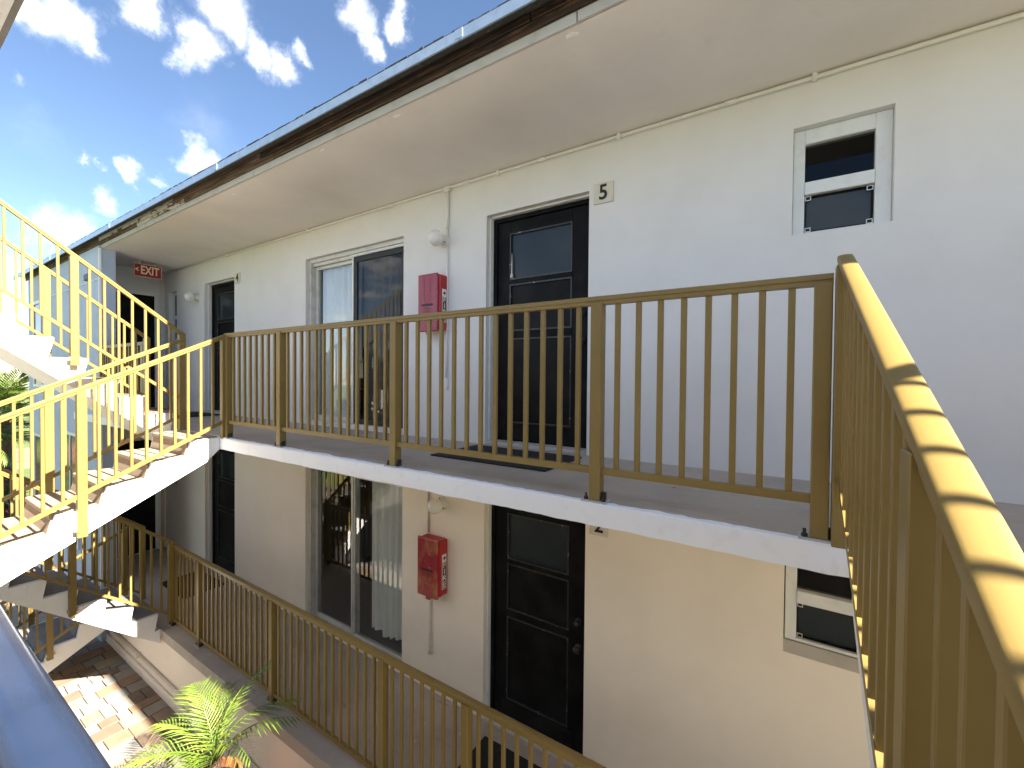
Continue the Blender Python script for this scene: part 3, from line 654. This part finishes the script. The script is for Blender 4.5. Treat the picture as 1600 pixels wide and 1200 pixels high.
stair('staircase', 'climbing flight outside the view at the right', 1.64, 2.56, EDGE - .001, Z1, -1.21, 8, .188, .23, True, .17, GS, tail=.14)

# ------------------------------------------------------------------ building across the court
OB = root('opposite_building', 'white building across the court whose slab edge shows at the upper left corner', 'building', (-3, -5, GROUND))
b = MB(); b.box(-7.4, 5, -8, -2.971, MID - .12, MID); b.obj('gallery_floor', M['deck'], OB)
for (xa_, xb_, yb_) in ((-1.75, -.15, -8), (1.5, 5, -8), (-7.3, -5.5, -4.9)):  # slabs cut apart and no storey above, shaped to admit more skylight
    b = MB(); b.box(xa_, xb_, yb_, -2.968, 1.388, TOP - .002); b.obj('cut_slab', M['concrete_dark'], OB)
b = MB(); b.box(-7.3, 5, -4.6, -4.4, GROUND, MID - .1245); b.box(-1.7, -.2, -4.6, -4.4, MID + .001, 1.384); b.box(-.2, 5, -4.7, -4.5, MID + .001, 1.384); b.box(-7.3, -1.7, -4.9, -4.75, MID + .001, 1.384); b.obj('wall', M['wall_up'], OB)
b = MB(); b.box(-7.3, 5, -4.39, -2.98, MID - .124, MID - .1205); b.box(-1.74, -.16, -4.39, -2.98, 1.384, 1.3875); b.obj('ceiling', M['white'], OB)

# ------------------------------------------------------------------ lamps
def lamp(x, z, label, zc=1.0, mm=None):
    r_ = root('wall_lamp', label, 'wall lamp', (x, 0, z), 'round white globe wall lamps')
    b = MB(); b.lathe([(.062, .001), (.062, .014), (.05, .022), (.046, .055), (.049, .058), (.049, .066)], (x, 0, z), 'y', 24); b.obj('lamp_base', M['lamp_base'], r_, False)
    pr = []
    for i in range(15):
        a = math.pi * (i / 14); pr.append((max(.001, .082 * math.sin(a) if i < 13 else .046), .145 - .082 * math.cos(math.pi - a)))
    pr = [(.046, .062)] + [(.075 * math.sin(a), .124 - .075 * math.cos(a)) for a in [R(38) + (R(180) - R(38)) * i / 14 for i in range(15)]]
    b = MB(); b.lathe(pr, (x, 0, z), 'y', 28); b.obj('globe', M['lamp_glass'], r_, True)
    b = MB()
    for k in range(3):
        a = R(90 + 120 * k); b.tube([(x + .05 * math.cos(a), -.061, z + .05 * math.sin(a)), (x + .068 * math.cos(a), -.061, z + .068 * math.sin(a))], .004, 6)
    b.obj('thumbscrew', M['bolt_dark'], r_)
lamp(-2.84, 1.93, 'white globe lamp above the upper red extinguisher box')
lamp(-2.83, -.625, 'globe lamp above the lower red extinguisher box')
lamp(-8.20, 1.87, 'globe lamp beside door 4 near the exit sign')

# ------------------------------------------------------------------ extinguisher boxes
def firebox(x0, x1, z0, z1, label, cover, lowered):
    r_ = root('extinguisher_box', label, 'fire extinguisher box', ((x0 + x1) / 2, 0, z0), 'red fire extinguisher boxes')
    b = MB(); b.box(x0 + .008, x1, -.118, -.006, z0 + .02, z1 - .012, .018, 3); b.obj('box_body', M['red'], r_, False)
    b = MB(); b.box(x0 + .03, x1 - .03, -.006, -.001, z0 + .08, z1 - .08); b.obj('back_plate', M['red'], r_)
    # domed front cover with a chamfered foot
    c = MB(); N = 7
    prof = [(z0 + .012, .030), (z0 + .06, .0), (z1 - .05, .0), (z1 - .02, .010), (z1, .022)]
    c.box(x0, x1 - .018, -.142, -.1185, z0, z1 - .002, .011, 3)
    co_ = c.obj('cover', cover, r_)
    rim = MB(); t = .006
    rim.box(x0 - .002, x0 + t, -.1255, -.1175, z0 + .012, z1 - .012); rim.box(x1 - .018 - t, x1 - .015, -.1255, -.1175, z0 + .012, z1 - .012); rim.obj('rim', M['red'], r_)
    for rx in (.33, .66):
        q = MB(); xx = x0 + (x1 - x0 - .018) * rx; q.box(xx - .005, xx + .005, -.1445, -.1422, z0 + .30, z1 - .05, .001); q.obj('rib', cover, co_)
    lg = MB(); zz = z0 + (z1 - z0) * .46; xm = (x0 + x1 - .018) / 2
    lg.box(xm - .07, xm + .07, -.1440, -.1422, zz - .011, zz + .011); lb = lg.obj('label_bar', M['ink'], co_)
    ln = MB()
    for i in range(3): ln.box(xm - .055 + .004 * i, xm + .055 - .012 * i, -.1432, -.1422, zz - .035 - .016 * i, zz - .031 - .016 * i)
    ln.obj('printed_line', M['ink'], co_)
    # sticker on the right side, letters one above the other
    s = MB(); xs = x1 + .0005; s.box(x1 - .001, x1 + .0018, -.092, -.032, z0 + .09, z1 - .15, .0004); st = s.obj('sticker', M['sticker'], r_)
    s = MB(); s.box(x1 + .0017, x1 + .0026, -.086, -.038, z0 + .098, z1 - .225); k = s.obj('sticker_panel', M['ink'], r_)
    zt = z1 - .225; zlow = z0 + .098; hh = (zt - zlow) / 4
    for i, ch in enumerate('FIRE'): text(ch, hh * 1.15, M['sticker'], 'letter', st, (x1 + .003, -.062, zt - hh * (i + .5)), FACE_X, 1.15, .0005, .001)
    a = MB(); zc_ = z1 - .188
    a.prism([(-.080, zc_), (-.055, zc_ + .022), (-.055, zc_ + .008), (-.042, zc_ + .008), (-.042, zc_ - .008), (-.055, zc_ - .008), (-.055, zc_ - .022)], x1 + .0017, x1 + .0026); a.obj('arrow', M['ink'], st)
    # latch and pull pin under the cover
    l = MB(); l.box(xm - .025, xm + .028, -.136, -.118, z0 - .028, z0 + .002, .004); l.obj('latch', M['red_cover_low'], r_)
    l = MB(); l.tube([(xm - .05, -.128, z0 - .03), (xm + .045, -.128, z0 - .026)], .004, 8); l.obj('pull_rod', M['sticker'], r_)
    return r_
firebox(-3.055, -2.785, 1.045, 1.60, 'faded red extinguisher box on the upper wall left of door 5', M['red_cover'], False)
firebox(-3.045, -2.765, -1.52, -.945, 'glossy red extinguisher box on the lower wall with its orange cylinder showing', M['red_cover_low'], True)

# ------------------------------------------------------------------ signs
def plaque(ch, xc, zc_, w, h, label, mm=None):
    r_ = root('number_plaque', label, 'sign', (xc, 0, zc_), None)
    b = MB(); b.box(xc - w / 2, xc + w / 2, -.014, -.001, zc_ - h / 2, zc_ + h / 2, .002); b.obj('plate', M['cream'], r_)
    text(ch, h * 1.02, M['ink'], 'numeral', r_, (xc, -.016, zc_), FACE_Y, .95, .0015, .003)
plaque('5', -1.22, 2.035, .155, .155, 'cream plaque with black number 5 beside the upper door')
plaque('4', -6.885, 2.045, .13, .155, 'cream plaque with number 4 beside the far upper door')
plaque('2', -1.225, -.535, .155, .155, 'cream plaque with number 2 half hidden under the slab edge')
es = root('exit_sign', 'red sign hanging from the ceiling with cream letters reading exit and an arrow', 'sign', (-8.8, -.48, 2.28))
b = MB(); b.box(-8.82, -8.80, -.66, -.30, 2.185, 2.39, .003); b.obj('sign_board', M['exit_red'], es)
b = MB()
for (ya, yb, za, zb) in ((-.66, -.30, 2.185, 2.191), (-.66, -.30, 2.384, 2.39), (-.66, -.654, 2.191, 2.384), (-.306, -.30, 2.191, 2.384)): b.box(-8.7985, -8.797, ya, yb, za, zb)
b.obj('border', M['exit_cream'], es)
text('EXIT', .185, M['exit_cream'], 'lettering', es, (-8.798, -.455, 2.287), FACE_X, .64, .001, .004)
text('<', .11, M['exit_cream'], 'arrow', es, (-8.798, -.622, 2.29), FACE_X, .7, .001, .003)
b = MB(); b.tube([(-8.81, -.58, 2.389), (-8.81, -.58, CEIL)], .006, 8); b.tube([(-8.81, -.38, 2.389), (-8.81, -.38, CEIL)], .006, 8); b.obj('hanger', M['trim'], es)

# ------------------------------------------------------------------ conduits
def conduit(name, label, pts, r, mm, clips=(), coup=()):
    r_ = root(name, label, 'pipe', pts[0], None)
    b = MB()
    b.tube(pts, r, 10); b.obj('pipe', mm, r_, True)
    for p in clips:
        q = MB(); q.box(p[0] - .012, p[0] + .012, -.004 - 2 * r - .004, -.001, p[2] - r * 1.9, p[2] + r * 1.9, .002); q.obj('clip', mm, r_)
    for p, ax in coup:
        q = MB(); e = Vector(ax) * .035; q.tube([Vector(p) - e, Vector(p) + e], r * 1.35, 10); q.obj('coupling', mm, r_, True)
conduit('conduit', 'white conduit running along the top of the upper wall', [(-9.5, -.016, CEIL - .017), (-6, -.016, CEIL - .022), (-2.8, -.016, CEIL - .016), (1.2, -.016, CEIL - .022), (4.9, -.016, CEIL - .018)], .0125, M['conduit'],
        [(-7.2, 0, CEIL - .02), (-5.1, 0, CEIL - .02), (-3.6, 0, CEIL - .019), (-2.2, 0, CEIL - .018), (-1.1, 0, CEIL - .02), (.1, 0, CEIL - .02), (1.3, 0, CEIL - .021)], [((-2.55, -.016, CEIL - .016), (1, 0, 0)), ((-.35, -.016, CEIL - .019), (1, 0, 0)), ((-1.75, -.016, CEIL - .017), (1, 0, 0))])
r_ = root('conduit', 'thin white conduit dropping beside the upper red box', 'pipe', (-2.79, 0, .55))
b = MB(); b.tube([(-2.79, -.016, 2.06), (-2.79, -.016, .56)], .009, 10); b.obj('pipe', M['conduit'], r_, True)
b = MB(); b.tube([(-2.79, -.017, CEIL - .05), (-2.79, -.017, 2.04)], .0145, 10); b.obj('sleeve', M['conduit'], r_, True)
b = MB(); b.box(-2.83, -2.755, -.034, -.001, CEIL - .055, CEIL - .003, .004); b.obj('junction_box', M['conduit'], r_)
b = MB(); b.box(-2.806, -2.774, -.03, -.001, .50, .60, .004); b.obj('end_box', M['conduit'], r_)
r_ = root('conduit', 'cream conduit passing behind the lower red box', 'pipe', (-3.0, 0, -2.2))
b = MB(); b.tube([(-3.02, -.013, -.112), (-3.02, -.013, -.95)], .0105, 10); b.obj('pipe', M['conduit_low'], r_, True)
b = MB(); b.tube([(-2.985, -.013, -1.49), (-2.985, -.013, -1.95), (-2.985, -.013, -1.96), (-2.985, -.013, -2.13), (-2.985, -.014, -2.16)], [.011, .011, .014, .014, .026], 10); b.obj('cord_end', M['conduit_low'], r_, True)
for (zz, za) in ((Z1, CEIL), (Z2, -.112)):
    r_ = root('downpipe', 'white pipe in the corner of the end wall on the %s walkway' % ('upper' if zz == 0 else 'lower'), 'pipe', (-9.54, -.055, zz))
    b = MB(); b.tube([(-9.54, -.055, zz + .003), (-9.54, -.055, za)], .022, 10); b.obj('pipe', M['conduit'] if zz == 0 else M['conduit_low'], r_, True)
    b = MB(); b.tube([(-9.54, -.055, zz + 1.2), (-9.54, -.055, zz + 1.26)], .029, 10); b.obj('coupling', M['conduit'], r_, True)
r_ = root('drain_pipe', 'grey pipe fixed along the foot of the plinth wall by the palm', 'pipe', (-6, -1.08, -3.1))
b = MB(); b.tube([(-8.6, -1.088, -3.11), (-6.6, -1.088, -3.115), (-4.5, -1.088, -3.12), (-1.5, -1.088, -3.13)], .015, 10); b.obj('pipe', M['conduit_low'], r_, True)
for x in (-7.2, -5.2, -4.35, -2.6):
    b = MB(); b.tube([(x - .035, -1.088, -3.117), (x + .035, -1.088, -3.117)], .021, 10); b.box(x - .012, x + .012, -1.112, -1.0705, -3.15, -3.085, .004); b.obj('coupling', M['conduit_low'], r_)
kb = MB(); kb.box(-8.9, 3, -1.105, -1.0705, GROUND - .1, -3.25, .012, 2); tag(kb.obj('kerb', M['wall_low']), 'low kerb along the foot of the plinth wall', 'kerb', kind='structure')

# ------------------------------------------------------------------ mats and leaves
def doormat(x0, x1, y0, y1, z, label):
    b = MB(); b.box(x0, x1, y0, y1, z + .001, z + .012, .003); o = b.obj('doormat', M['mat']); tag(o, label, 'doormat'); return o
doormat(-2.33, -1.32, -.72, -.13, Z1, 'black rubber doormat in front of door 5')
doormat(-8.05, -7.2, -.62, -.08, Z1, 'black doormat in front of door 4')
doormat(-2.20, -1.28, -.72, -.15, Z2, 'black doormat at the lower door beside the red box')
doormat(-7.95, -7.1, -.62, -.08, Z2, 'black doormat at the far lower door')
lf = MB(); lf.bm.faces.new([lf.bm.verts.new(q) for q in ((-.022, 0, .002), (-.008, -.007, .006), (.012, -.006, .004), (.024, .001, .009), (.010, .007, .008), (-.010, .006, .003))]); lfm = lf.mesh('dry_leaf', mat('dry_leaf', (.20, .09, .035), .8))
LEAF = ['dry leaf on the upper floor right of the doormat, nearest the wall', 'dry leaf on the upper floor right of the doormat, nearest the railing', 'dry leaf on the upper floor furthest to the right', 'dry leaf on the upper floor below the red extinguisher box', 'dry leaf on the upper floor in front of the sliding door', 'curled dry leaf lying on the black doormat of door 5']
for i, (x, y) in enumerate(((-.65, -.42), (-.54, -.66), (-.28, -.33), (-2.75, -.4), (-3.7, -.55), (-1.75, -.5))):
    o = inst('dry_leaf', lfm, None, (x, y, .001 if i < 5 else .013)); o.rotation_euler = (0, 0, random.uniform(0, 6)); o.scale = [random.uniform(.7, 1.2)] * 3
    tag(o, LEAF[i], 'leaf', 'dry leaves on the upper walkway')

# ------------------------------------------------------------------ plants
def frond_mesh(L, n, leaf, w, droop, seed, material, arch=.5, vee=.35):
    rg = random.Random(seed); b = MB(); pts = []
    for i in range(13):
        t = i / 12; pts.append(Vector((L * (t - .12 * t * t), 0, L * (arch * t - droop * t * t))))
    b.tube(pts, [.007 * (1 - .8 * i / 12) * (L / .8) for i in range(13)], 5)
    for i in range(n):
        t = .14 + .86 * i / (n - 1); k = min(11, int(t * 12)); p = pts[k].lerp(pts[k + 1], t * 12 - k); tan = (pts[min(k + 1, 12)] - pts[k]).normalized()
        for sd in (-1, 1):
            l = leaf * (math.sin(math.pi * min(1, .18 + .8 * t)) ** .6) * rg.uniform(.85, 1.1)
            d = (tan * (.55 + .5 * t) + Vector((0, sd, 0)) * (1.0 - .35 * t) + Vector((0, 0, vee - .2 * t + rg.uniform(-.12, .12)))).normalized()
            e = p + d * l + Vector((0, 0, -.28 * l)); mdl = p + d * l * .5 + Vector((0, 0, -.03 * l)); sidev = d.cross(Vector((0, 0, 1))).normalized() * w + Vector((0, 0, w * .4))
            v = [b.bm.verts.new(q) for q in (p - sidev * .5, p + sidev * .5, mdl + sidev, mdl - sidev, e)]
            b.bm.faces.new((v[0], v[1], v[2], v[3])); b.bm.faces.new((v[3], v[2], v[4]))
    return b.mesh('frond', material, recalc=False)
def palm(name, label, cat, loc, trunk_h, trunk_r, n, L, leaf, w, material, seed, group=None, nl=26, elev=(15, 75), pick=None):
    rg = random.Random(seed); r_ = root(name, label, cat, loc, group); base = Vector(loc)
    if trunk_h > .02:
        b = MB(); rs = []; ps = []
        for i in range(9):
            t = i / 8; ps.append(base + Vector((.04 * math.sin(t * 2) * trunk_h, .02 * t, trunk_h * t))); rs.append(trunk_r * (1.15 - .3 * t) * (1.07 if i % 2 else .95))
        b.tube(ps, rs, 9); b.obj('trunk', M['bark'], r_, True); top = ps[-1]
    else: top = base
    meshes = [frond_mesh(L * s, nl, leaf, w, dr, seed + i, material, ar) for i, (s, dr, ar) in enumerate(((1, .62, .5), (.9, .8, .55), (1.05, .45, .45)))]
    for i in range(n):
        o = inst('frond', meshes[i % 3], r_, top); az = pick[i][0] if pick else R(360 * i / n * 1.0 + 137.5 * i + rg.uniform(-10, 10)); el = R(rg.uniform(*elev)) if not pick else pick[i][1]
        o.rotation_euler = (rg.uniform(-.2, .2), -el, az); s = rg.uniform(.85, 1.1) if not pick else pick[i][2]; o.scale = (s, s, s)
    return r_
PX, PY = -3.98, -1.55
pot = root('plant_pot', 'terracotta pot holding the small palm in the paved court', 'plant pot', (PX, PY, GROUND))
b = MB(); b.lathe([(.13, .004), (.15, .02), (.20, .50), (.215, .50), (.22, .60), (.195, .60), (.185, .52), (.10, .515)], (PX, PY, GROUND), 'z', 28); b.obj('pot_body', M['terracotta'], pot, False)
b = MB(); b.lathe([(.182, .50), (.18, .545), (.05, .56)], (PX, PY, GROUND), 'z', 20); b.obj('soil', M['soil'], pot)
pk = [(R(172), R(34), 1.2), (R(148), R(52), 1.0), (R(204), R(22), .95), (R(88), R(62), 1.2), (R(55), R(46), 1.25), (R(28), R(30), 1.3), (R(0), R(34), 1.1), (R(-28), R(24), 1.1), (R(235), R(14), .95), (R(-70), R(20), .85), (R(120), R(70), .85), (R(185), R(60), .8)]
palm('potted_palm', 'young feathery palm with bright yellow green fronds in the sunny court', 'palm', (PX, PY, GROUND + .54), .22, .055, len(pk), 0.68, .24, .0050, M['frond'], 11, nl=18, pick=pk)
# garden beyond the wing
pals = [(-15.2, -1.6, 2.3, 1.3, 'spiky green palm behind the left stairs nearest the wing'), (-17.5, -.9, 2.9, 1.5, 'taller spiky palm further back behind the left stairs'), (-21, -1.5, 3.2, 1.6, 'palm at the back of the garden by the brick path')]
for i, (x, y, h, L, lb) in enumerate(pals): palm('palm_tree', lb, 'palm', (x, y, GROUND - .05), h, .14, 26, L, .5, .013, M['frond_dark'], 40 + i, 'palms in the garden beyond the stairs', 26, (-10, 80))
def shrub(name, label, loc, rx, rz, n, material, flower=0, seed=1, group=None):
    rg = random.Random(seed); r_ = root(name, label, 'shrub', loc, group); b = MB(); f = MB(); c = Vector(loc)
    for i in range(n):
        v = Vector((rg.gauss(0, 1), rg.gauss(0, 1), rg.gauss(0, 1))).normalized() * rg.uniform(.45, 1.0); p = c + Vector((v.x * rx, v.y * rx, rz + v.z * rz)); s = rg.uniform(.05, .11)
        a = Vector((rg.uniform(-1, 1), rg.uniform(-1, 1), rg.uniform(-.4, 1))).normalized(); t = a.orthogonal().normalized(); u = a.cross(t)
        tgt = f if rg.random() < flower else b
        tgt.quad(p - t * s, p - u * s * .45, p + t * s, p + u * s * .45)
    b.obj('foliage', material, r_, recalc=False)
    if flower: f.obj('blossom', M['flower'], r_, recalc=False)
    b = MB()
    for k in range(5):
        a = k * 1.26; b.tube([c, c + Vector((.25 * rx * math.cos(a), .25 * rx * math.sin(a), rz * .6)), c + Vector((.6 * rx * math.cos(a), .6 * rx * math.sin(a), rz * 1.3))], [.03, .02, .008], 6)
    b.obj('stem', M['bark'], r_)
shrub('flowering_shrub', 'leafy shrub with red blossom behind the left stairs', (-15.6, -1.75, GROUND - .05), .75, 1.15, 1500, M['leaf'], .16, 5)
shrub('shrub', 'dark green shrub low behind the left stairs', (-14.2, -1.9, GROUND - .05), .6, .5, 1200, M['leaf'], 0, 6)
for i in range(9):
    shrub('tree', ['broad green tree in the far garden', 'rounded green tree at the far edge of the lawn', 'low bushy tree beyond the brick path'][i % 3] + [' at the lawn edge', ' next to the path', ' near the wing'][i // 3], (-44 - 5 * random.random() - (i % 3) * 3, -16 + i * 4.5, GROUND - .05), 3.0, 2.0 + random.random(), 1500, M['leaf'], 0, 20 + i, 'trees beyond the lawn')
